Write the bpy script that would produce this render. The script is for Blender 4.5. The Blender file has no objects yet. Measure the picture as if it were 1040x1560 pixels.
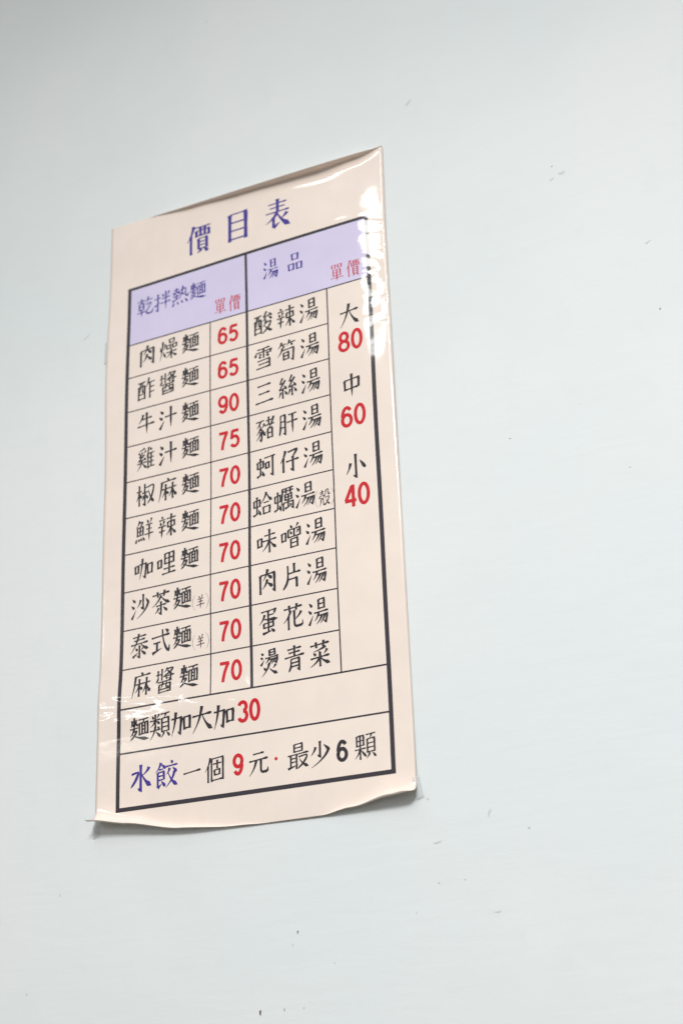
import bpy, math, random
from mathutils import Vector, Matrix, noise
random.seed(7)
scene = bpy.context.scene
col = scene.collection

# ------------------------------------------------------------------ camera
cam = bpy.data.cameras.new('camera')
cam.sensor_fit = 'VERTICAL'; cam.sensor_height = 36.0; cam.sensor_width = 24.0
cam.lens = 36.0*2216.5/1560.0
cam.clip_start = 0.05; cam.clip_end = 60.0
cam.dof.use_dof = True; cam.dof.focus_distance = 1.66; cam.dof.aperture_fstop = 3.3
camo = bpy.data.objects.new('camera', cam); col.objects.link(camo)
camo.matrix_world = Matrix(((0.89633533, 0.20040053, 0.39550298, 0.98040447),
                            (0.44189171, -0.33082652, -0.83383783, -1.42562843),
                            (-0.03625867, 0.92216779, -0.38508684, -0.96396628),
                            (0, 0, 0, 1)))
scene.camera = camo
scene.view_settings.view_transform = 'Standard'; scene.view_settings.look = 'None'
scene.view_settings.exposure = 0.18; scene.view_settings.gamma = 1.0
scene.view_settings.use_curve_mapping = False

# ------------------------------------------------------------------ room light: soft shop interior, ceiling tubes
world = bpy.data.worlds.new('World'); scene.world = world; world.use_nodes = True
wn = world.node_tree; bg = wn.nodes['Background']
tc = wn.nodes.new('ShaderNodeTexCoord'); sep = wn.nodes.new('ShaderNodeSeparateXYZ'); rmp = wn.nodes.new('ShaderNodeValToRGB')
mr = wn.nodes.new('ShaderNodeMapRange'); mr.inputs['From Min'].default_value = -1; mr.inputs['From Max'].default_value = 1
wn.links.new(tc.outputs['Generated'], sep.inputs[0]); wn.links.new(sep.outputs['Z'], mr.inputs['Value']); wn.links.new(mr.outputs[0], rmp.inputs[0])
rmp.color_ramp.elements[0].position = 0.25; rmp.color_ramp.elements[0].color = (0.19, 0.165, 0.14, 1)
rmp.color_ramp.elements[1].position = 0.75; rmp.color_ramp.elements[1].color = (0.62, 0.66, 0.68, 1)
wn.links.new(rmp.outputs[0], bg.inputs['Color']); bg.inputs['Strength'].default_value = 0.52

def area(name, loc, target, sx, sy, power, color, spread=180):
    l = bpy.data.lights.new(name, 'AREA'); l.shape = 'RECTANGLE'; l.size = sx; l.size_y = sy
    l.energy = power; l.color = color; l.spread = math.radians(spread)
    o = bpy.data.objects.new(name, l); o.location = loc; col.objects.link(o)
    d = Vector(target) - Vector(loc)
    o.rotation_euler = d.to_track_quat('-Z', 'Y').to_euler()
    return o
# low hanging lamps shining down along the wall
area('hanging_panel_lamp', (0.85, -2.25, 0.86), (0.85, -2.25, -2), 0.8, 0.9, 78, (0.985, 0.995, 1.0))
area('ceiling_tube_lamp', (0.14, -2.45, 1.45), (0.14, -2.45, 0), 0.32, 1.8, 24, (1.0, 0.985, 0.95))
area('fold_highlight_light', (-0.22, -1.02, 1.45), (-0.22, -1.02, 0), 0.30, 0.2, 2.0, (1.0, 0.985, 0.95))  # small light added to raise the highlight along the top fold
area('ceiling_tube_lamp', (-4.2, -5.2, 1.45), (-4.2, -5.2, 0), 0.5, 2.6, 85, (1.0, 0.985, 0.95))
# soft fill added behind the camera to brighten wall and poster
area('added_fill_light', (1.8, -3.8, 0.1), (0.55, 0, -0.4), 1.6, 1.2, 6, (0.985, 0.995, 1.0))
# ------------------------------------------------------------------ helpers
def mesh_obj(name, verts, faces, mat, parent=None, smooth=True):
    me = bpy.data.meshes.new(name); me.from_pydata(verts, [], faces); me.update()
    if mat: me.materials.append(mat)
    if smooth:
        for p in me.polygons: p.use_smooth = True
    o = bpy.data.objects.new(name, me); col.objects.link(o)
    if parent: o.parent = parent
    return o
def smooth01(a, b, x):
    t = min(1.0, max(0.0, (x-a)/(b-a))); return t*t*(3-2*t)
def interp(tab, x):
    if x <= tab[0][0]: return tab[0][1]
    for (a, p), (b, q) in zip(tab, tab[1:]):
        if x <= b:
            t = (x-a)/(b-a); t = t*t*(3-2*t); return p+(q-p)*t
    return tab[-1][1]
class N:                                            # small node-graph writer
    def __init__(s, name):
        s.m = bpy.data.materials.new(name); s.m.use_nodes = True; s.t = s.m.node_tree; s.b = s.t.nodes['Principled BSDF']
    def new(s, kind, **kw):
        n = s.t.nodes.new('ShaderNode'+kind)
        for k, v in kw.items(): setattr(n, k, v)
        return n
    def link(s, a, b): s.t.links.new(a, b)
    def setv(s, sock, v):
        if hasattr(v, 'is_linked') or isinstance(v, bpy.types.NodeSocket): s.link(v, sock)
        else: sock.default_value = v
    def math(s, op, a, b=0.0, c=0.0, clamp=False):
        n = s.new('Math', operation=op); n.use_clamp = clamp
        for i, v in enumerate((a, b, c)): s.setv(n.inputs[i], v)
        return n.outputs[0]
    def step(s, v, a, b):                           # smooth 0..1 between a and b
        n = s.new('MapRange', interpolation_type='SMOOTHSTEP')
        s.setv(n.inputs['Value'], v)
        lo, hi, o0, o1 = (a, b, 0.0, 1.0) if a < b else (b, a, 1.0, 0.0)
        n.inputs['From Min'].default_value = lo; n.inputs['From Max'].default_value = hi
        n.inputs['To Min'].default_value = o0; n.inputs['To Max'].default_value = o1
        return n.outputs[0]
    def noise(s, vec, scale, detail=2.0, rough=0.5, dist=0.0):
        n = s.new('TexNoise'); s.link(vec, n.inputs['Vector'])
        n.inputs['Scale'].default_value = scale; n.inputs['Detail'].default_value = detail
        n.inputs['Roughness'].default_value = rough; n.inputs['Distortion'].default_value = dist
        return n.outputs['Fac']

# ------------------------------------------------------------------ wall
def wall_material():
    g = N('pale_mint_wall_paint'); b = g.b
    tc = g.new('TexCoord'); P = tc.outputs['Object']
    mp = g.new('Mapping'); g.link(P, mp.inputs['Vector']); mp.inputs['Scale'].default_value = (9, 1, 55)
    mp.inputs['Rotation'].default_value = (0, math.radians(4), 0)
    n1 = g.noise(P, 2.2, 4, .55); n2 = g.noise(P, 26, 3, .6)
    mix = g.new('MixRGB'); mix.inputs[1].default_value = (0.762, 0.806, 0.804, 1); mix.inputs[2].default_value = (0.802, 0.826, 0.82, 1)
    g.link(g.step(n1, .35, .65), mix.inputs[0])
    mix2 = g.new('MixRGB'); g.link(mix.outputs[0], mix2.inputs[1]); mix2.inputs[2].default_value = (0.755, 0.79, 0.79, 1)
    g.link(g.math('MULTIPLY', g.step(n2, .56, .72), .35), mix2.inputs[0])
    g.link(mix2.outputs[0], b.inputs['Base Color'])
    b.inputs['Roughness'].default_value = 0.62; b.inputs['Specular IOR Level'].default_value = 0.22
    rip = g.noise(mp.outputs[0], 1.0, 3, .6, .6); grain = g.noise(P, 420, 2, .6); soft = g.noise(P, 14, 3, .5)
    h = g.math('ADD', g.math('MULTIPLY', rip, .00042), g.math('ADD', g.math('MULTIPLY', grain, .00012), g.math('MULTIPLY', soft, .0012)))
    bp = g.new('Bump'); bp.inputs['Strength'].default_value = 0.65; bp.inputs['Distance'].default_value = 1.0
    g.link(h, bp.inputs['Height']); g.link(bp.outputs[0], b.inputs['Normal'])
    return g.m
WM = wall_material()
wv = [(x, y, z) for y in (0.0, 0.12) for z in (-2.4, 1.9) for x in (-6.0, 4.0)]
wall = mesh_obj('wall', wv, [(0, 1, 3, 2), (5, 4, 6, 7), (4, 0, 2, 6), (1, 5, 7, 3), (2, 3, 7, 6), (4, 5, 1, 0)], WM, smooth=False)
wall['kind'] = 'structure'
wall['label'] = 'smooth pale mint white painted wall with tiny specks and dents'
def flat_mat(name, c, rough=.6):
    g = N(name); n = g.noise(g.new('TexCoord').outputs['Object'], 600, 2)
    mx = g.new('MixRGB'); mx.inputs[1].default_value = (*c, 1); mx.inputs[2].default_value = (*[q*.7 for q in c], 1); g.link(n, mx.inputs[0])
    g.link(mx.outputs[0], g.b.inputs['Base Color']); g.b.inputs['Roughness'].default_value = rough
    return g.m
BROWN = flat_mat('dried_brown_speck', (.17, .07, .045)); DUSK = flat_mat('grey_speck', (.42, .41, .40)); SMEAR = flat_mat('faint_grey_smear', (.735, .765, .765)); PALE = flat_mat('pale_grey_speck', (.64, .66, .66))
def blob(x, z, w, h, mat, ang=0, name='stain'):
    vs, fs = [(0, -.0006, 0)], []
    k = 14; ca, sa = math.cos(ang), math.sin(ang)
    for i in range(k):
        a = 2*math.pi*i/k; r = 1+random.uniform(-.25, .25)
        px, pz = w*.5*r*math.cos(a), h*.5*r*math.sin(a)*(1-.35*math.sin(a))
        vs.append((px*ca-pz*sa, -.0001, px*sa+pz*ca))
    fs = [(0, 1+i, 1+(i+1) % k) for i in range(k)]
    o = mesh_obj(name, vs, fs, mat, wall); o.location = (x, 0, z)
    return o
for x, z, w, h, m in [(.186, -.8555, .0034, .0078, BROWN), (.233, -.777, .0020, .0050, BROWN), (.215, -.8545, .0019, .0046, DUSK), (.238, -.8545, .0018, .0040, PALE),
                      (.227, -.790, .0014, .0030, PALE), (.276, -.812, .0014, .0030, PALE), (.501, -.697, .0024, .0024, DUSK), (.392, -.654, .0028, .0024, PALE), (.518, -.262, .0034, .0020, DUSK),
                      (.649, -.328, .0034, .0016, PALE), (.372, -.769, .0012, .0040, PALE), (.428, -.741, .0026, .0020, PALE), (.399, -.742, .0022, .0026, PALE),
                      (-.122, -.817, .0016, .0048, PALE), (-.08, -.709, .0014, .0040, PALE), (.704, -.148, .0030, .0030, DUSK), (.60, .079, .0032, .0030, PALE), (.602, -.24, .0016, .0016, PALE), (.12, .50, .002, .002, PALE)]:
    blob(x, z, w*.8, h*.8, m, random.uniform(-.2, .2))
for x, z, w, h, a in [(.421, .240, .016, .005, .8), (.611, .066, .012, .006, .1), (.598, .061, .010, .004, .5), (.46, -.675, .004, .012, -.3), (.40, -.700, .014, .004, .1), (-.07, .035, .022, .002, .6), (.70, -.06, .012, .003, .4)]:
    blob(x, z, w*.7, h*.7, SMEAR, a)
blob(.461, -.776, .008, .0022, SMEAR, .1, 'dent')

# ------------------------------------------------------------------ menu poster: where a point of the flat print ends up in space
AX, PV = 0.35555, 0.05                              # table width and row pitch in metres
ROOT = Vector((0.49*AX, 0.0, -13.15*PV))
U0, U1, V0, V1 = -0.089, 1.073, -3.88, 13.15
TOPC = [(-.089, 0), (.05, 0.0), (.3, .0080), (.5, .0125), (.7, .0150), (.82, .0150), (.97, .0095), (1.073, .0012)]
BOTC = [(-.089, .0300), (.06, .0210), (.25, .0110), (.45, .003), (.58, .0), (.74, .0), (.86, .008), (1.0, .0200), (1.073, .0240)]
def out_of_plane(u, v):
    y = .0022 + .0006*math.sin(u*5.1+v*.7) + .0005*math.sin(v*1.3-u*3)
    y += .0016*math.exp(-((v-9.8-.9*u)/.55)**2)*(1-smooth01(.3, .7, u))
    return y
def top_edge(u):                                     # the upper trim is slightly slanted
    return V0 - .02 + .17*(u-U0)/(U1-U0)
def bulge(u, v):
    return (.0049+.0019*smooth01(-.9, .7, v))*smooth01(.25, .92, u)*(1-smooth01(.945, 1.08, u))*smooth01(-3.6, -1.6, v)*(1-smooth01(1.2, 4.0, v))
def P(u, v, lift=0.0):
    q = bulge(u, v)
    x = u*AX + q*.42; y = out_of_plane(u, v) + q; z = -v*PV
    L = interp(TOPC, u); top = top_edge(u)*PV + L; t = v*PV; ny, nz = 1.0, 0.0
    y -= .0016*smooth01(.6, .85, u)*smooth01(0, .004, L)*math.exp(-((t-top-.001)/.006)**2)
    if L > 1e-5 and t < top:                        # top margin curls out from the wall
        s = top-t; th = math.radians(84); r = .55*L/th
        a = min(s/r, th)
        y += r*(1-math.cos(a)) + max(0, s-r*th)*math.sin(th); z = -top + r*math.sin(a) + max(0, s-r*th)*math.cos(th)
        ny, nz = math.cos(a), -math.sin(a)
    L = interp(BOTC, u); bot = (V1-.22*(1-smooth01(-.09, .32, u)))*PV - L
    if L > 1e-5 and t > bot:                        # bottom margin rolls up towards the viewer
        s = t-bot; th = math.radians(112); r = L/th
        a = min(s/r, th)
        y += r*(1-math.cos(a)); z = -bot - r*math.sin(a)
        ny, nz = math.cos(a), math.sin(a)
    return Vector((x, -(y+lift*ny), z+lift*nz-q*.6)) - ROOT

def crinkle(g):
    """height of the wrinkled laminate film, metres"""
    P = g.new('TexCoord').outputs['Object']
    s = g.new('SeparateXYZ'); g.link(P, s.inputs[0])
    u = g.math('MULTIPLY_ADD', s.outputs['X'], 1/AX, ROOT.x/AX); v = g.math('MULTIPLY_ADD', s.outputs['Z'], -1/PV, -ROOT.z/PV)
    mp = g.new('Mapping'); g.link(P, mp.inputs['Vector']); mp.inputs['Rotation'].default_value = (0, math.radians(-35), 0); mp.inputs['Scale'].default_value = (1.0, 1, 2.6)
    a = g.noise(mp.outputs[0], 16, 1.0, .5, .8); b = g.noise(P, 120, 2, .5, .3)
    corner = g.math('MULTIPLY', g.step(u, .76, .93), g.math('MULTIPLY', g.math('MULTIPLY_ADD', g.step(v, -2.1, -1.3), .95, .05), g.step(v, 2.6, .2)))
    band = g.math('MULTIPLY', g.step(g.math('ABSOLUTE', g.math('SUBTRACT', v, g.math('MULTIPLY_ADD', u, -.2, 9.95))), .75, .25), g.step(u, .72, .52))
    m = g.math('ADD', g.math('MULTIPLY', corner, 1.0), g.math('MULTIPLY_ADD', band, 1.6, .04))
    h = g.math('MULTIPLY', m, g.math('MULTIPLY_ADD', a, .0030, g.math('MULTIPLY', b, .00005)))
    return g.math('ADD', h, g.math('MULTIPLY', g.noise(P, 60, 2, .5), .00004))
def print_mat(name, c, back=None):
    g = N(name); b = g.b
    b.inputs['Base Color'].default_value = (*c, 1); b.inputs['Roughness'].default_value = .55; b.inputs['Specular IOR Level'].default_value = .2
    b.inputs['Coat Weight'].default_value = 1.0; b.inputs['Coat Roughness'].default_value = .10; b.inputs['Coat IOR'].default_value = 1.62
    bp = g.new('Bump'); bp.inputs['Strength'].default_value = 1.0; bp.inputs['Distance'].default_value = 1.0
    g.link(crinkle(g), bp.inputs['Height']); g.link(bp.outputs[0], b.inputs['Coat Normal'])
    n = g.noise(g.new('TexCoord').outputs['Object'], 22, 3, .6)       # slight unevenness of the print
    mx = g.new('MixRGB'); mx.inputs[1].default_value = (*c, 1); mx.inputs[2].default_value = (*[q*.955 for q in c], 1)
    g.link(g.step(n, .3, .7), mx.inputs[0]); g.link(mx.outputs[0], b.inputs['Base Color'])
    return g.m
PAPER = print_mat('cream_laminated_paper', (.955, .815, .72)); LILAC = print_mat('lilac_print', (.74, .67, .885))
INK = {'black': print_mat('black_ink', (.022, .018, .024)), 'red': print_mat('red_ink', (.66, .002, .014)), 'blue': print_mat('blue_ink', (.045, .024, .30)), 'line': print_mat('dark_line_ink', (.034, .026, .036))}

poster = bpy.data.objects.new('menu_poster', None); col.objects.link(poster); poster.location = ROOT
poster['label'] = 'cream laminated price list poster with a ruled table of dishes, curling off the mint wall'
poster['category'] = 'poster'

def patch(name, us, vs, lift, mat, parent=poster, edge=None):
    V, F = [], []
    nu, nv = len(us), len(vs)
    for v in vs:
        for u in us:
            V.append(P(edge(u, v), edge_v(u, v), lift) if edge else P(u, v, lift))
    for j in range(nv-1):
        for i in range(nu-1):
            a = j*nu+i; F.append((a, a+nu, a+nu+1, a+1))
    return mesh_obj(name, V, F, mat, parent)
def span(a, b, n): return [a+(b-a)*i/n for i in range(n+1)]
def edge_v(u, v):
    return v - .22*(1-smooth01(-.09, .32, u))*smooth01(12.4, V1, v) + (top_edge(u)-V0)*(1-smooth01(V0+.4, V0+1.4, v))
def corner(u, v):                                   # rounded lower right corner, very slightly bowed left edge
    r = .042; d = (v-(V1-r*AX/PV))/(r*AX/PV)
    w = (u-U0)/(U1-U0)
    lim = U1 + .004*(1-smooth01(-3.8, -1.0, v)) - (r*(1-math.sqrt(max(0, 1-d*d))) if d > 0 else 0)
    lo = U0 - .010*math.exp(-((v-.4)/2.2)**2)
    return lo + w*(lim-lo)
us = span(U0, U1, 96)
vs = span(V0, V0+.42, 40)[:-1] + span(V0+.42, 12.4, 150)[:-1] + span(12.4, V1, 44)
sheet = patch('sheet', us, vs, 0, PAPER, edge=corner)
sol = sheet.modifiers.new('thickness', 'SOLIDIFY'); sol.thickness = .0003; sol.offset = -1
# ---- brush lettering: every character is a list of strokes on a 100 x 100 box (y down) ----
# h level, v upright, s upright with needle tip, p left-falling, n right-falling, d dot, t rising,
# z level-then-upright corner, k the same with a hook, g upright with hook, c fold, y free curve, b bend with hook
# @part x0 y0 x1 y1 places another entry of this table in a box
GLYPHS = {
'kou': 'v 12 15 18 88;z 12 15 88 15 82 86;h 18 80 82 80',
'ri': 'v 18 5 18 98;z 18 5 82 5 82 98;h 18 48 80 48;h 18 91 80 91',
'tian': 'v 12 8 12 98;z 12 8 88 8 88 98;h 12 50 86 50;v 50 8 50 92;h 12 92 88 92',
'yue': 'y 22 4 20 60 4 98;k 22 4 82 4 82 97;h 24 34 80 34;h 24 62 80 62',
'mu_l': 'h 4 30 96 30;v 52 2 52 99;p 52 32 4 74;d 58 42 92 64',
'mu': 'h 4 30 96 30;v 50 2 50 99;p 48 32 4 82;n 52 34 98 84',
'huo_l': 'd 12 28 24 54;p 92 18 68 48;p 52 2 4 98;d 56 56 94 86',
'huo': 'd 16 28 28 54;p 86 24 70 50;p 50 2 4 98;n 52 46 98 97',
'shui_l': 'd 22 6 72 24;d 6 36 58 52;t 14 97 86 60',
'ren_l': 'p 92 2 4 54;v 56 34 56 99',
'cao': 'h 2 52 98 52;v 30 8 33 96;v 70 4 66 96',
'you': 'h 2 8 98 8;v 12 30 12 99;z 12 30 88 30 88 99;p 38 8 24 64;y 62 8 62 56 86 58;h 14 70 86 70;h 12 93 88 93',
'yang': 'd 28 2 42 20;p 74 0 58 20;h 14 26 86 26;h 20 46 80 46;h 2 68 98 68;s 50 26 50 100',
'xin': 'd 44 0 56 12;h 14 18 86 18;d 28 26 38 42;p 72 24 60 44;h 4 48 96 48;h 14 70 86 70;s 50 48 44 100',
'shu4': 'h 6 18 94 18;v 18 34 18 58;z 18 34 82 34 82 58;h 18 57 82 57;v 50 0 50 100;p 48 58 4 92;n 54 60 98 92',
'mai': 'h 14 14 86 14;v 50 0 50 56;p 30 18 12 42;d 32 28 44 40;p 70 18 56 42;d 72 28 90 42;h 4 50 96 50;p 46 54 6 84;y 40 66 78 64 50 84 8 100',
'mian4': 'h 2 6 98 6;p 54 6 40 26;v 10 26 10 98;z 10 26 90 26 90 98;v 36 26 36 90;v 64 26 64 90;h 38 46 62 46;h 38 66 62 66;h 10 92 90 92',
'yang2': '@ri 22 0 82 42;h 2 52 98 52;p 32 54 4 84;k 26 66 92 66 80 97;p 54 66 16 98;p 74 66 42 98',
'bei': 'v 14 4 14 76;z 14 4 86 4 86 76;h 14 28 84 28;h 14 50 84 50;h 14 73 84 73;p 36 78 2 100;d 64 78 98 100',
'gu3': 'h 2 8 98 8;v 12 20 12 42;z 12 20 88 20 88 42;v 37 8 37 40;v 63 8 63 40;h 12 39 88 39;@bei 16 47 84 100',
'zhui': 'p 32 0 2 46;v 22 30 22 100;d 50 4 64 18;h 24 30 96 30;h 24 51 90 51;h 24 71 90 71;h 22 93 99 93;v 58 30 58 92',
'chong': 'v 14 20 14 54;z 14 20 86 20 86 54;h 14 52 86 52;v 50 2 50 88;t 4 93 86 82;d 70 68 96 97',
'ye': 'h 2 6 98 6;p 56 6 40 22;v 14 24 14 79;z 14 24 86 24 86 79;h 14 42 84 42;h 14 59 84 59;h 14 76 84 76;p 36 80 2 100;d 64 80 98 100',
'yao': 'h 2 62 98 62',
'kou_l': '@kou 0 20 100 76',
'si': 'c 50 0 20 28 62 24;c 78 14 12 56 86 50;d 66 38 90 58;v 50 52 50 99;p 28 66 4 90;d 70 64 96 86',
'you4': 'y 6 8 88 6 60 66 4 99;n 18 24 98 98',
'li': 'k 4 28 92 28 78 94;p 44 2 4 98',
'價': '@ren_l 0 0 30 100;@gu3 31 2 99 99',
'目': 'v 18 4 18 98;z 18 4 82 4 82 98;h 18 34 80 34;h 18 62 80 62;h 18 91 80 91',
'表': 'h 14 14 86 14;h 20 28 80 28;h 4 44 96 44;v 50 0 50 44;p 48 46 4 78;v 34 60 34 96;t 34 97 58 82;p 86 54 62 70;n 48 48 98 98',
'乾': 'h 4 14 50 14;v 27 0 27 26;@ri 6 26 48 64;h 2 76 54 76;s 28 62 28 100;p 68 0 52 34;h 62 18 94 18;y 56 42 86 40 58 82 72 95 94 92 97 74',
'拌': 'h 2 26 38 26;g 22 2 22 95;t 2 66 38 50;d 48 8 58 26;p 90 4 78 28;h 46 36 96 36;h 40 60 100 60;s 70 0 70 100',
'熱': 'h 12 10 46 10;v 29 0 29 24;h 4 24 52 24;p 22 26 6 40;d 36 26 52 38;h 10 46 48 46;v 29 36 29 62;t 4 68 52 58;p 68 0 48 66;y 54 20 84 18 82 46 88 60 98 62 99 48;d 56 34 74 48;d 16 76 6 96;d 34 77 40 94;d 58 76 66 94;d 80 74 96 96',
'麵': '@mai 2 0 48 88;@mian4 46 10 98 78;n 14 66 99 97',
'單': '@kou 10 0 46 28;@kou 54 0 90 28;@tian 16 30 84 72;h 2 82 98 82;s 50 60 50 100',
'湯': '@shui_l 0 2 28 98;@yang2 28 0 100 100',
'品': '@kou 24 2 76 46;@kou 2 52 46 98;@kou 54 52 98 98',
'肉': 'v 14 22 14 99;k 14 22 86 22 86 97;p 52 2 28 46;d 50 24 74 44;p 50 44 24 80;d 50 56 76 78',
'燥': '@huo_l 0 2 34 98;@kou 50 0 86 26;@kou 36 28 66 54;@kou 70 28 100 54;@mu 34 52 100 100',
'酢': '@you 0 6 46 98;p 64 0 48 42;h 60 24 98 24;v 70 24 70 100;h 72 48 96 48;h 72 72 96 72',
'醬': 'v 34 0 34 48;h 4 22 34 22;y 14 24 14 40 4 52;v 14 4 14 22;p 62 0 44 18;y 58 6 90 6 74 22 46 30;d 62 12 72 20;h 42 34 98 34;g 80 24 80 50;d 54 38 64 46;@you 12 50 88 100',
'牛': 'p 34 6 8 44;h 28 28 84 28;h 2 58 98 58;s 54 0 54 100',
'汁': '@shui_l 0 4 34 98;h 34 44 100 44;s 67 2 67 100',
'雞': 'p 44 0 8 10;d 8 16 18 24;d 26 14 32 22;p 50 12 38 24;c 28 24 12 38 40 36;c 42 30 8 56 44 52;d 40 44 50 56;h 2 66 56 66;p 28 54 2 98;d 30 70 54 94;@zhui 52 2 100 100',
'椒': '@mu_l 0 2 32 98;v 46 2 46 40;h 46 20 64 20;h 32 42 66 42;g 48 42 48 98;p 42 54 32 76;d 54 54 64 72;@you4 60 14 100 98',
'麻': 'd 46 0 58 11;h 14 14 97 14;p 18 14 0 99;@mu_l 18 24 58 100;@mu 54 24 100 100',
'鮮': 'p 22 0 4 28;y 18 10 38 10 26 28;@tian 6 26 46 70;d 8 78 2 97;d 18 79 21 92;d 30 78 34 92;d 40 76 50 94;@yang 50 2 100 100',
'辣': '@xin 0 2 46 98;@shu4 44 2 100 100',
'咖': '@kou 0 28 24 74;@li 24 6 66 98;@kou 66 30 100 90',
'哩': '@kou 0 24 26 72;@tian 34 4 96 56;v 65 50 65 94;h 36 74 96 74;h 26 95 100 95',
'沙': '@shui_l 0 4 32 98;g 66 0 66 62;p 52 22 34 52;d 80 20 98 46;p 92 46 32 99',
'茶': '@cao 2 0 98 27;p 50 20 2 62;n 50 24 99 60;h 24 62 78 62;g 50 46 50 99;p 38 72 18 92;d 62 72 84 92',
'羊': '@yang 4 2 96 100',
'泰': 'h 14 12 86 12;h 20 26 80 26;h 4 42 96 42;p 46 0 2 76;n 56 42 99 72;g 50 50 50 99;d 28 58 40 70;t 14 94 44 78;p 76 56 58 70;d 58 72 84 94',
'式': 'h 2 28 98 28;h 12 52 50 52;v 31 52 31 86;t 6 93 58 79;y 60 2 64 42 78 80 93 96 97 72;d 76 4 92 18',
'酸': '@you 0 4 44 98;c 70 0 52 24 90 20;d 82 10 98 26;p 62 28 48 44;d 80 26 98 42;p 66 40 48 70;y 62 54 92 52 76 80 44 100;n 58 64 100 98',
'雪': 'h 16 6 84 6;d 10 20 4 38;z 8 20 94 20 84 34;v 50 6 50 50;d 24 28 38 34;d 22 40 36 46;d 62 28 78 34;d 62 40 80 46;z 16 60 82 60 82 99;h 22 77 80 77;h 10 95 82 95',
'筍': 'p 24 0 4 26;h 16 13 48 13;d 28 16 38 28;p 66 0 50 24;h 60 13 98 13;d 72 16 82 28;p 28 28 2 64;k 22 40 88 40 84 97;@ri 26 52 68 88',
'三': 'h 14 14 86 14;h 20 50 80 50;h 2 90 98 90',
'絲': '@si 0 2 50 98;@si 50 2 100 98',
'豬': 'h 2 10 46 10;p 26 10 4 38;y 18 24 32 54 28 97 20 88;p 24 42 2 66;p 28 58 0 92;p 46 24 32 42;d 30 44 50 80;h 56 16 88 16;v 70 0 70 36;h 48 36 100 36;p 96 4 48 72;@ri 58 50 94 99',
'肝': '@yue 0 4 40 98;h 50 14 94 14;h 42 46 100 46;s 72 14 72 100',
'蚵': '@chong 0 8 42 96;h 42 14 100 14;@kou 46 32 70 68;g 86 14 86 98',
'仔': '@ren_l 0 2 32 98;y 42 14 88 12 68 38;g 68 36 68 98;h 32 54 100 54',
'蛤': '@chong 0 8 42 96;p 70 0 40 44;n 70 2 100 42;h 56 44 84 44;@kou 48 56 94 100',
'蠣': '@chong 0 8 38 96;h 42 5 100 5;p 44 5 34 99;h 48 17 100 17;v 62 9 62 26;v 84 9 84 26;@tian 52 29 96 58;v 48 66 48 99;k 48 66 98 66 98 97;v 73 56 73 88;t 56 92 88 84;d 80 74 90 84',
'殼': 'h 4 12 50 12;v 27 0 27 24;h 10 24 44 24;d 6 34 2 50;z 4 34 52 34 46 48;h 14 50 42 50;p 18 58 2 99;y 18 58 38 58 40 90 54 94 55 82;p 66 4 54 40;y 66 5 86 5 86 34 97 36 99 26;y 58 52 92 50 76 80 52 99;n 60 60 100 99',
'味': '@kou 0 24 28 74;h 38 24 94 24;h 28 46 100 46;v 64 0 64 100;p 62 48 26 88;n 66 48 100 84',
'噌': '@kou 0 22 27 72;d 46 2 56 16;p 86 0 74 16;v 36 21 36 54;z 36 21 96 21 96 54;v 66 21 66 52;d 46 28 54 42;p 86 28 78 42;h 36 53 96 53;@ri 40 60 92 100',
'片': 'y 30 4 28 66 4 99;v 62 0 62 36;h 30 38 94 38;z 30 62 74 62 74 100',
'蛋': 'z 14 8 90 8 80 22;v 50 8 50 44;h 52 26 80 26;p 32 20 4 56;n 26 38 98 48;@chong 18 46 84 100',
'花': '@cao 2 0 98 28;p 38 24 2 68;v 27 46 27 99;p 90 36 52 66;b 56 26 56 92 97 72',
'燙': '@shui_l 4 2 28 56;@yang2 28 0 98 58;@huo 8 50 92 100',
'青': 'h 16 12 84 12;h 22 26 78 26;h 2 42 98 42;v 50 0 50 42;@yue 18 50 84 100',
'菜': '@cao 2 0 98 26;p 78 26 18 38;d 18 42 30 54;d 44 40 54 52;p 84 38 68 54;h 4 63 96 63;v 50 52 50 100;p 48 64 2 94;n 52 64 98 94',
'大': 'h 4 34 96 34;p 50 0 4 99;n 52 36 99 98',
'中': 'v 14 24 16 68;z 14 24 86 24 84 66;h 16 64 84 64;s 50 0 50 100',
'小': 'g 52 2 52 96;p 26 34 4 76;d 72 32 98 70',
'類': 'd 12 4 20 18;p 46 2 34 18;h 2 24 54 24;v 28 0 28 50;p 26 26 4 48;d 32 28 50 42;h 2 64 54 64;p 28 50 2 99;d 30 70 54 94;d 38 52 48 60;@ye 54 0 100 100',
'加': '@li 2 4 58 99;@kou 60 24 100 92',
'水': 'g 50 0 50 97;y 8 30 38 28 26 56 4 80;p 88 16 58 42;n 54 34 99 88',
'餃': 'p 24 0 0 34;d 26 6 46 26;h 16 26 34 26;v 10 36 10 92;z 10 36 38 36 38 66;h 10 50 36 50;h 10 65 36 65;t 10 94 28 80;d 26 70 44 92;d 70 0 78 12;h 48 20 100 20;p 64 28 50 50;d 78 28 96 48;p 86 44 46 99;n 58 46 100 98',
'一': 'h 4 52 96 48',
'個': '@ren_l 0 0 32 100;v 36 8 36 99;z 36 8 96 8 96 99;h 44 30 88 30;v 66 16 66 50;@kou 46 50 84 80;h 36 94 96 94',
'元': 'h 22 12 78 12;h 2 38 98 38;p 38 38 2 97;b 62 38 62 92 98 74',
'最': '@ri 20 0 80 34;h 0 42 100 42;v 14 42 14 92;v 42 42 42 100;h 14 56 42 56;h 14 70 42 70;t 0 93 50 84;y 52 54 92 54 74 82 46 99;n 56 62 100 99',
'少': 'g 50 0 50 62;p 28 20 4 52;d 70 18 98 46;p 90 44 6 100',
'顆': '@tian 6 2 48 48;h 2 58 54 58;v 27 2 27 100;p 26 60 2 92;d 30 62 54 92;@ye 54 0 100 100',
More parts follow.
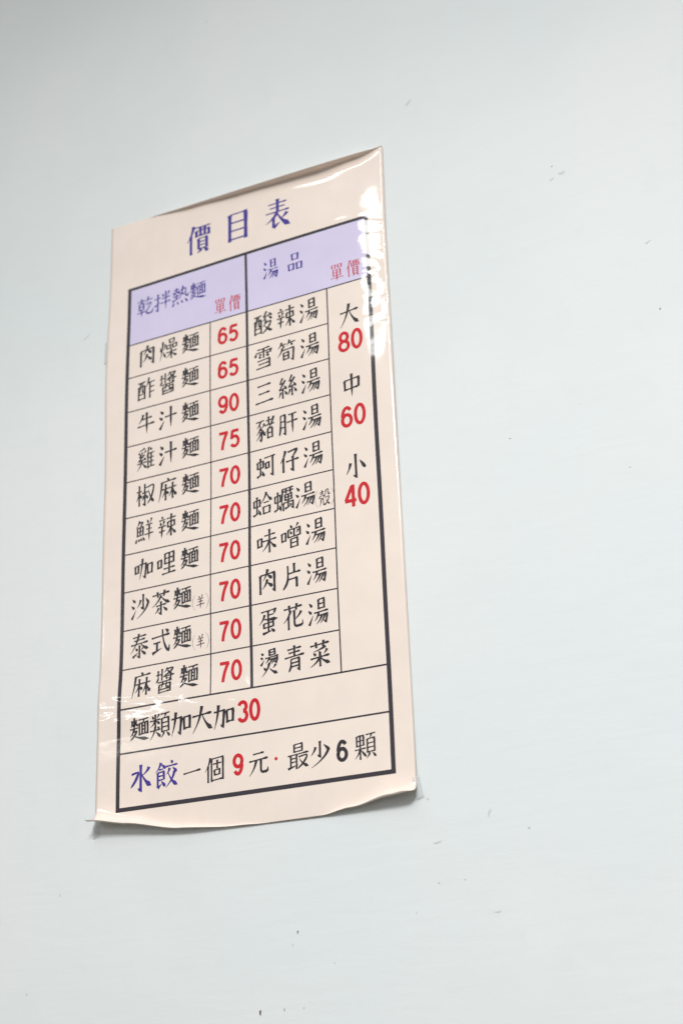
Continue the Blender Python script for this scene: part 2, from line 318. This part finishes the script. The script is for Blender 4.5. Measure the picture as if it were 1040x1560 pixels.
'(': 'a 70 0 30 50 70 100', ')': 'a 30 0 70 50 30 100',
'・': 'o 50 50 14',
}
_SIX = [[('e',28,35,19.5,27,-28,-92),('e',28,56,21,48,268,186)],[('e',28,67,21,26,180,560)]]
DIGITS = {  # centre lines of upright sans figures, box 56 x 100
'0': [[('e',28,50,21,43,0,378)]],
'3': [[('e',27,28,19,20.5,196,438)],[('e',27,70,21.5,23,278,520)]],
'4': [[(41,2),(41,100)],[(37,6),(6,70)],[(2,72),(55,72)]],
'5': [[(50,9),(13,9)],[(16,6),(10,52)],[('e',27,66,21.5,27,222,508)]],
'6': _SIX,
'7': [[(3,9),(52,9)],[(49,8),('q',24,48,20,100)]],
'8': [[('e',28,28,18,20.5,0,380)],[('e',28,71,21.5,22.5,0,380)]],
'9': [[('e',56-q[1],100-q[2],q[3],q[4],q[5]+180,q[6]+180) for q in r] for r in _SIX],
}
import math
def _bez(p, q, r, n=7):
    return [((1-t)**2*p[0]+2*t*(1-t)*q[0]+t*t*r[0], (1-t)**2*p[1]+2*t*(1-t)*q[1]+t*t*r[1]) for t in [i/n for i in range(n+1)]]
def _smooth(pts, n=5):
    out = []
    P = [pts[0]] + pts + [pts[-1]]
    for i in range(1, len(P)-2):
        a, b, c, d = P[i-1:i+3]
        for k in range(n):
            t = k/n
            out.append(tuple(.5*((2*b[j]) + (c[j]-a[j])*t + (2*a[j]-5*b[j]+4*c[j]-d[j])*t*t + (3*b[j]-a[j]-3*c[j]+d[j])*t**3) for j in (0, 1)))
    return out + [pts[-1]]
def _even(pts, step=9):
    out = [pts[0]]
    for a, b in zip(pts, pts[1:]):
        n = max(1, int(math.hypot(b[0]-a[0], b[1]-a[1])/step))
        out += [(a[0]+(b[0]-a[0])*k/n, a[1]+(b[1]-a[1])*k/n) for k in range(1, n+1)]
    return out
def _prof(n, keys):
    out = []
    for i in range(n):
        t = i/max(1, n-1)
        for (t0, w0), (t1, w1) in zip(keys, keys[1:]):
            if t <= t1 + 1e-9:
                out.append(w0 + (w1-w0)*(t-t0)/max(1e-9, t1-t0)); break
    return out
def expand(name, box=(0, 0, 100, 100)):
    x0, y0, x1, y1 = box
    out = []
    for s in GLYPHS[name].split(';'):
        a = s.split()
        if a[0][0] == '@':
            b = [float(q) for q in a[1:]]
            out += expand(a[0][1:], (x0+b[0]*(x1-x0)/100, y0+b[1]*(y1-y0)/100, x0+b[2]*(x1-x0)/100, y0+b[3]*(y1-y0)/100))
        else:
            v = [float(q) for q in a[1:]]
            out.append((a[0], [(x0+v[i]*(x1-x0)/100, y0+v[i+1]*(y1-y0)/100) for i in range(0, len(v)-1, 2)]))
    return out
def strokes(ch, style='kai', weight=1.0):
    """-> list of (points, half widths) on the 100 box, y down"""
    raw = expand(ch)
    n = len(raw)
    W = (8.4 if n < 7 else 7.2 if n < 12 else 6.8 if n < 17 else 6.3)*weight
    H, V = (W*.64, W*1.12) if style == 'kai' else (W*.42, W*1.25)
    res = []
    for k, p in raw:
        L = math.hypot(p[-1][0]-p[0][0], p[-1][1]-p[0][1])
        hk = min(11, 5+L*.12)
        if k == 'h':
            pts = _even(p); w = _prof(len(pts), [(0, H*1.25), (.18, H*.85), (.7, H*.85), (.9, H*1.7), (1, H*.8)] if style == 'kai' else [(0, H), (.82, H), (.93, H*2.3), (1, H*.5)])
        elif k == 'v':
            pts = _even(p); w = _prof(len(pts), [(0, V*1.15), (.15, V*.85), (.8, V*.8), (1, V*.95)])
        elif k == 's':
            pts = _even(p); w = _prof(len(pts), [(0, V*1.1), (.2, V*.9), (.65, V*.85), (1, V*.1)])
        elif k == 'p':
            (ax, ay), (bx, by) = p
            pts = _bez((ax, ay), (ax-.18*(ax-bx), ay+.56*(by-ay)), (bx, by)); w = _prof(len(pts), [(0, V*1.15), (.3, V*.85), (1, V*.12)])
        elif k == 'n':
            (ax, ay), (bx, by) = p
            pts = _bez((ax, ay), (ax+.36*(bx-ax), ay+.72*(by-ay)), (bx, by), 9); w = _prof(len(pts), [(0, V*.3), (.5, V*.8), (.78, V*1.55), (1, V*.12)])
        elif k == 'd':
            pts = _even(p, 4); w = _prof(len(pts), [(0, V*.25), (.65, V*1.25), (.9, V*1.1), (1, V*.5)])
        elif k == 't':
            pts = _even(p, 5); w = _prof(len(pts), [(0, V*1.15), (.3, V*.8), (1, V*.12)])
        elif k == 'z' or k == 'k':
            a = _even(p[:2]); b = _even(p[1:])
            res.append((a, _prof(len(a), [(0, H*1.1), (.2, H*.85), (.8, H*.85), (1, H*1.5)])))
            b = [(b[0][0]-V*.1, b[0][1]-V*.28)] + b[1:]
            wb = _prof(len(b), [(0, V*.9), (.12, V*1.1), (.5, V*.85), (1, V*.95)])
            if k == 'k':
                e = b[-1]; b += [(e[0]-hk*.5, e[1]-hk*.3), (e[0]-hk*1.1, e[1]-hk*.85)]; wb += [V*.7, V*.1]
            res.append((b, wb)); continue
        elif k == 'g':
            b = _even(p); e = b[-1]; wb = _prof(len(b), [(0, V*1.15), (.15, V*.88), (.8, V*.85), (1, V)])
            b += [(e[0]-hk*.6, e[1]-hk*.25), (e[0]-hk*1.3, e[1]-hk*.95)]; wb += [V*.75, V*.1]
            pts, w = b, wb
        elif k == 'c':
            a = _even(p[:2], 5); b = _even(p[1:], 5)
            res.append((a, _prof(len(a), [(0, V), (1, V*.6)]))); res.append((b, _prof(len(b), [(0, V*.6), (.6, V*.6), (1, V*.4)]))); continue
        elif k == 'y':
            pts = _smooth(p); w = _prof(len(pts), [(0, H*1.2), (.25, H), (.55, V*.95), (.85, V*.75), (1, V*.12)])
        elif k == 'b':
            a, c, e = p; r = min(16, (e[0]-a[0])*.4)
            pts = _even([a, (a[0], c[1]-r)]) + _bez((a[0], c[1]-r), (a[0], c[1]), (a[0]+r, c[1]), 4)[1:] + [(e[0]-8, c[1]), (e[0]-1, c[1]-4), e]
            w = _prof(len(pts), [(0, V*1.1), (.3, V*.85), (.88, V), (1, V*.1)])
        elif k == 'a':
            pts = _bez(p[0], (2*p[1][0]-p[0][0], p[1][1]), p[2], 10); w = _prof(len(pts), [(0, 1.2), (.5, 3), (1, 1.2)])
        elif k == 'o':
            pts = [(p[0][0]-8, 50), (p[0][0]-5, 50), (p[0][0], 50), (p[0][0]+5, 50), (p[0][0]+8, 50)]; w = [2, 13, 16, 13, 2]
        res.append((pts, w))
    if style == 'kai' and ch not in '()・':
        res = [([(x, y-(x-50)*.10) for x, y in pts], w) for pts, w in res]
    return [(pts, [q*.5 for q in w]) for pts, w in res]
def digit(ch, width):
    out = []
    for poly in DIGITS[ch]:
        pts = []
        for s in poly:
            if s[0] == 'e':
                _, cx, cy, rx, ry, a0, a1 = s
                n = max(4, int(abs(a1-a0)/14))
                pts += [(cx+rx*math.cos(math.radians(a0+(a1-a0)*i/n)), cy+ry*math.sin(math.radians(a0+(a1-a0)*i/n))) for i in range(n+1)]
            elif s[0] == 'q':
                q = _bez(pts[-1], s[1:3], s[3:5], 9); pts += q[1:]
            else:
                pts.append(s)
        out.append((pts, [width*.5]*len(pts)))
    return out
def ribbon(pts, hw):
    """-> left and right outlines of a brush stroke, mitred at bends"""
    q = [pts[0]]; h = [hw[0]]
    for p, w in zip(pts[1:], hw[1:]):
        if math.hypot(p[0]-q[-1][0], p[1]-q[-1][1]) > .4: q.append(p); h.append(w)
    L, R = [], []
    for i, (x, y) in enumerate(q):
        a = q[max(0, i-1)]; b = q[min(len(q)-1, i+1)]
        d1 = (x-a[0], y-a[1]); d2 = (b[0]-x, b[1]-y)
        if i == 0: d1 = d2
        if i == len(q)-1: d2 = d1
        n1 = math.hypot(*d1) or 1; n2 = math.hypot(*d2) or 1
        nx = -(d1[1]/n1+d2[1]/n2); ny = d1[0]/n1+d2[0]/n2
        m = math.hypot(nx, ny) or 1
        k = h[i]*min(1.6, 2/m if m > .3 else 1.6)
        L.append((x+nx/m*k, y+ny/m*k)); R.append((x-nx/m*k, y-ny/m*k))
    return L, R
# ---- printed table
UM = [0, .3582, .5120, .8348, 1]; VT, VA, VB = -1.741, 11.077, 12.408
for a, b in ((0, UM[2]), (UM[2], 1)):
    o = patch('header_panel', span(a, b, 30), span(VT, 0, 30), .00008, LILAC)
table = bpy.data.objects.new('table_ruling', None); col.objects.link(table); table.parent = poster
k = [0]
def hline(v, a, b, w, name='grid_line', du=0):
    k[0] += 1
    return patch(name, span(a-du, b+du, max(4, int((b-a)*90))), [v-w/PV/2, v+w/PV/2], .00012+.000004*k[0], INK['line'], table)
def vline(u, a, b, w, name='grid_line'):
    k[0] += 1
    return patch(name, [u-w/AX/2, u+w/AX/2], span(a, b, max(4, int((b-a)*8))), .00012+.000004*k[0], INK['line'], table)
for r in range(1, 10): hline(r, 0, UM[3], .0015)
hline(0, 0, 1, .0016); hline(10, 0, 1, .0019); hline(VA, 0, 1, .0020)
vline(UM[1], 0, 10, .0015); vline(UM[3], 0, 10, .0017); vline(UM[2], VT, 10, .0037)
TH = .0053
hline(VT, 0, 1, .0042, 'frame_bar', TH/AX/2); hline(VB, 0, 1, .0050, 'frame_bar', TH/AX/2)
vline(0, VT, VB, TH, 'frame_bar'); vline(1, VT, VB, TH, 'frame_bar')

# ---- lettering
def lettering(name, label, items, ink, style='kai', weight=1.0, piece=None):
    """items: (characters, centre u, centre v, width, height of one character in row pitches)"""
    if piece:                                       # a line of big characters: one sub-part each
        top = bpy.data.objects.new(name, None); col.objects.link(top); top.parent = poster; top['label'] = label
        for it in items: lettering(piece, None, [it], ink, style, weight).parent = top
        return top
    V, F = [], []; n = 0
    for ch, u, v, w, h in items:
        if ch.isdigit():
            adv = w*1.12; st = []
            for i, c in enumerate(ch):
                for pts, hw in digit(c, 13*weight):
                    st.append(([((x-28)/56*w + (i-(len(ch)-1)/2)*adv, (y-50)/100*h) for x, y in pts], [q/100*h for q in hw]))
        else:
            st = [([((x-50)/100*w, (y-50)/100*h) for x, y in pts], [q/100*(w+h)/2 for q in hw]) for pts, hw in strokes(ch, style, weight)]
        for pts, hw in st:
            # outline in pitch units, pushed on to the curved sheet
            sc = 100/h
            L, R = ribbon([(x*sc, y*sc) for x, y in pts], [q*sc for q in hw])
            n += 1; b = len(V); lift = .00022 + (n % 40)*.000006
            for l, r in zip(L, R):
                for q in (r, l): V.append(P(u+q[0]/sc*PV/AX, v+q[1]/sc, lift))
            for i in range(len(L)-1): F.append((b+2*i, b+2*i+1, b+2*i+3, b+2*i+2))
    o = mesh_obj(name, V, F, INK[ink], poster)
    if label: o['label'] = label
    return o
def row(text, u0, u1, v, w, h):
    n = len(text); return [(c, u0+(u1-u0)*i/max(1, n-1), v, w, h) for i, c in enumerate(text)]
lettering('title', 'large blue title lettering', row('價目表', .31, .648, -2.67, .76, .90), 'blue', 'ming', 1.35, 'title_character')
lettering('column_heading', 'blue heading over the noodle column', row('乾拌熱麵', .072, .304, -1.08, .52, .55), 'blue', 'kai', 1.1)
lettering('column_heading', 'blue heading over the soup column', row('湯品', .615, .714, -1.05, .44, .56), 'blue', 'ming', 1.2)
lettering('price_heading', 'small red heading over the noodle prices', row('單價', .401, .462, -.385, .36, .47), 'red', 'ming', 1.0)
lettering('price_heading', 'small red heading over the size column', row('單價', .877, .941, -.375, .38, .48), 'red', 'ming', 1.0)
LEFT = ['肉燥麵', '酢醬麵', '牛汁麵', '雞汁麵', '椒麻麵', '鮮辣麵', '咖哩麵', '沙茶麵', '泰式麵', '麻醬麵']
PRICE = ['65', '65', '90', '75', '70', '70', '70', '70', '70', '70']
RIGHT = ['酸辣湯', '雪筍湯', '三絲湯', '豬肝湯', '蚵仔湯', '蛤蠣湯', '味噌湯', '肉片湯', '蛋花湯', '燙青菜']
for r in range(10):
    lamb = r in (7, 8)
    it = row(LEFT[r], .074 if lamb else .087, .245 if lamb else .2735, r+.445, .535, .605)
    note = None
    if lamb: note = [('(', .292, r+.645, .20, .40), ('羊', .3185, r+.645, .24, .35), (')', .345, r+.645, .20, .40)]
    lettering('dish_name', None, it, 'black', 'kai', 1.32)
    lettering('price', None, [(PRICE[r], .433, r+.50, .285, .50)], 'red', weight=1.24)
    if r == 5:
        it = row(RIGHT[r], .563, .727, r+.48, .53, .605); note = [('(', .768, r+.665, .20, .44), ('殼', .7985, r+.665, .28, .41), (')', .829, r+.665, .20, .44)]
    else: it = row(RIGHT[r], .578, .762, r+.47, .525, .605)
    lettering('dish_name', None, it, 'black', 'kai', 1.32)
    if note: lettering('bracket_note', 'tiny bracketed character after the dish name', note, 'black', 'kai', 1.15)
for ch, v, pr, pv in (('大', .916, '80', 1.64), ('中', 2.885, '60', 3.71), ('小', 5.03, '40', 5.775)):
    lettering('size_label', None, [(ch, .917, v, .53, .62)], 'black', 'kai', 1.3)
    lettering('price', None, [(pr, .918, pv, .31, .57)], 'red', weight=1.15)
lettering('note_lettering', 'black line of note lettering', row('麵類加大加', .082, .407, 10.54, .56, .60), 'black', 'kai', 1.35, 'note_character')
lettering('price', 'bold red price in the note line', [('30', .5, 10.525, .275, .52)], 'red', weight=1.25)
lettering('note_lettering', 'blue lettering starting the bottom line', [('水', .09, 11.715, .60, .62), ('餃', .19, 11.725, .60, .62)], 'blue', 'kai', 1.4, 'note_character')
lettering('note_lettering', 'black lettering of the bottom line', [('一', .287, 11.75, .50, .50), ('個', .37, 11.765, .50, .58), ('元', .533, 11.77, .50, .56),
          ('最', .675, 11.755, .52, .57), ('少', .752, 11.77, .50, .56), ('顆', .908, 11.76, .52, .56)], 'black', 'kai', 1.25, 'note_character')
lettering('price', 'bold red figure in the bottom line', [('9', .458, 11.745, .27, .50)], 'red', weight=1.3)
lettering('count_figure', 'bold black figure in the bottom line', [('6', .829, 11.785, .27, .49)], 'black', weight=1.3)
lettering('note_lettering', 'small red dot in the bottom line', [('・', .596, 11.74, .5, .5)], 'red')

# ---- clear tape at the edges
def tape_material():
    g = N('clear_tape_film'); b = g.b
    b.inputs['Base Color'].default_value = (.93, .95, .95, 1); b.inputs['Roughness'].default_value = .12
    tr = g.new('BsdfTransparent'); tr.inputs[0].default_value = (.95, .96, .96, 1)
    mx = g.new('MixShader'); mx.inputs[0].default_value = .30
    n = g.noise(g.new('TexCoord').outputs['Object'], 40, 2); g.link(g.math('MULTIPLY_ADD', n, .24, .14), mx.inputs[0])
    out = g.t.nodes['Material Output']
    g.link(tr.outputs[0], mx.inputs[1]); g.link(b.outputs[0], mx.inputs[2]); g.link(mx.outputs[0], out.inputs['Surface'])
    return g.m
TAPE = tape_material()
def tape(pts):
    """pts: four corners (world x, distance from wall, z)"""
    q = [Vector((x, -d, z))-ROOT for x, d, z in pts]; V, F = [], []
    n = 8
    for j in range(n+1):
        for i in range(n+1):
            a, b = i/n, j/n
            p = q[0]*(1-a)*(1-b)+q[1]*a*(1-b)+q[2]*a*b+q[3]*(1-a)*b
            V.append(p + Vector((0, -.0006*math.sin(math.pi*a)*math.sin(math.pi*b), 0)))
    for j in range(n):
        for i in range(n):
            k0 = j*(n+1)+i; F.append((k0, k0+n+1, k0+n+2, k0+1))
    o = mesh_obj('clear_tape', V, F, TAPE, poster)
    s = o.modifiers.new('thickness', 'SOLIDIFY'); s.thickness = .0001
    return o
tape([(-.035, .0022, -.634), (-.027, .004, -.632), (-.027, .0012, -.648), (-.035, .0005, -.650)])
tape([(.377, .004, -.630), (.3835, .0012, -.627), (.3880, .0005, -.652), (.380, .0012, -.654)])
tape([(-.0385, .0008, .016), (-.0335, .0026, .018), (-.0335, .0026, -.018), (-.0392, .0008, -.016)])
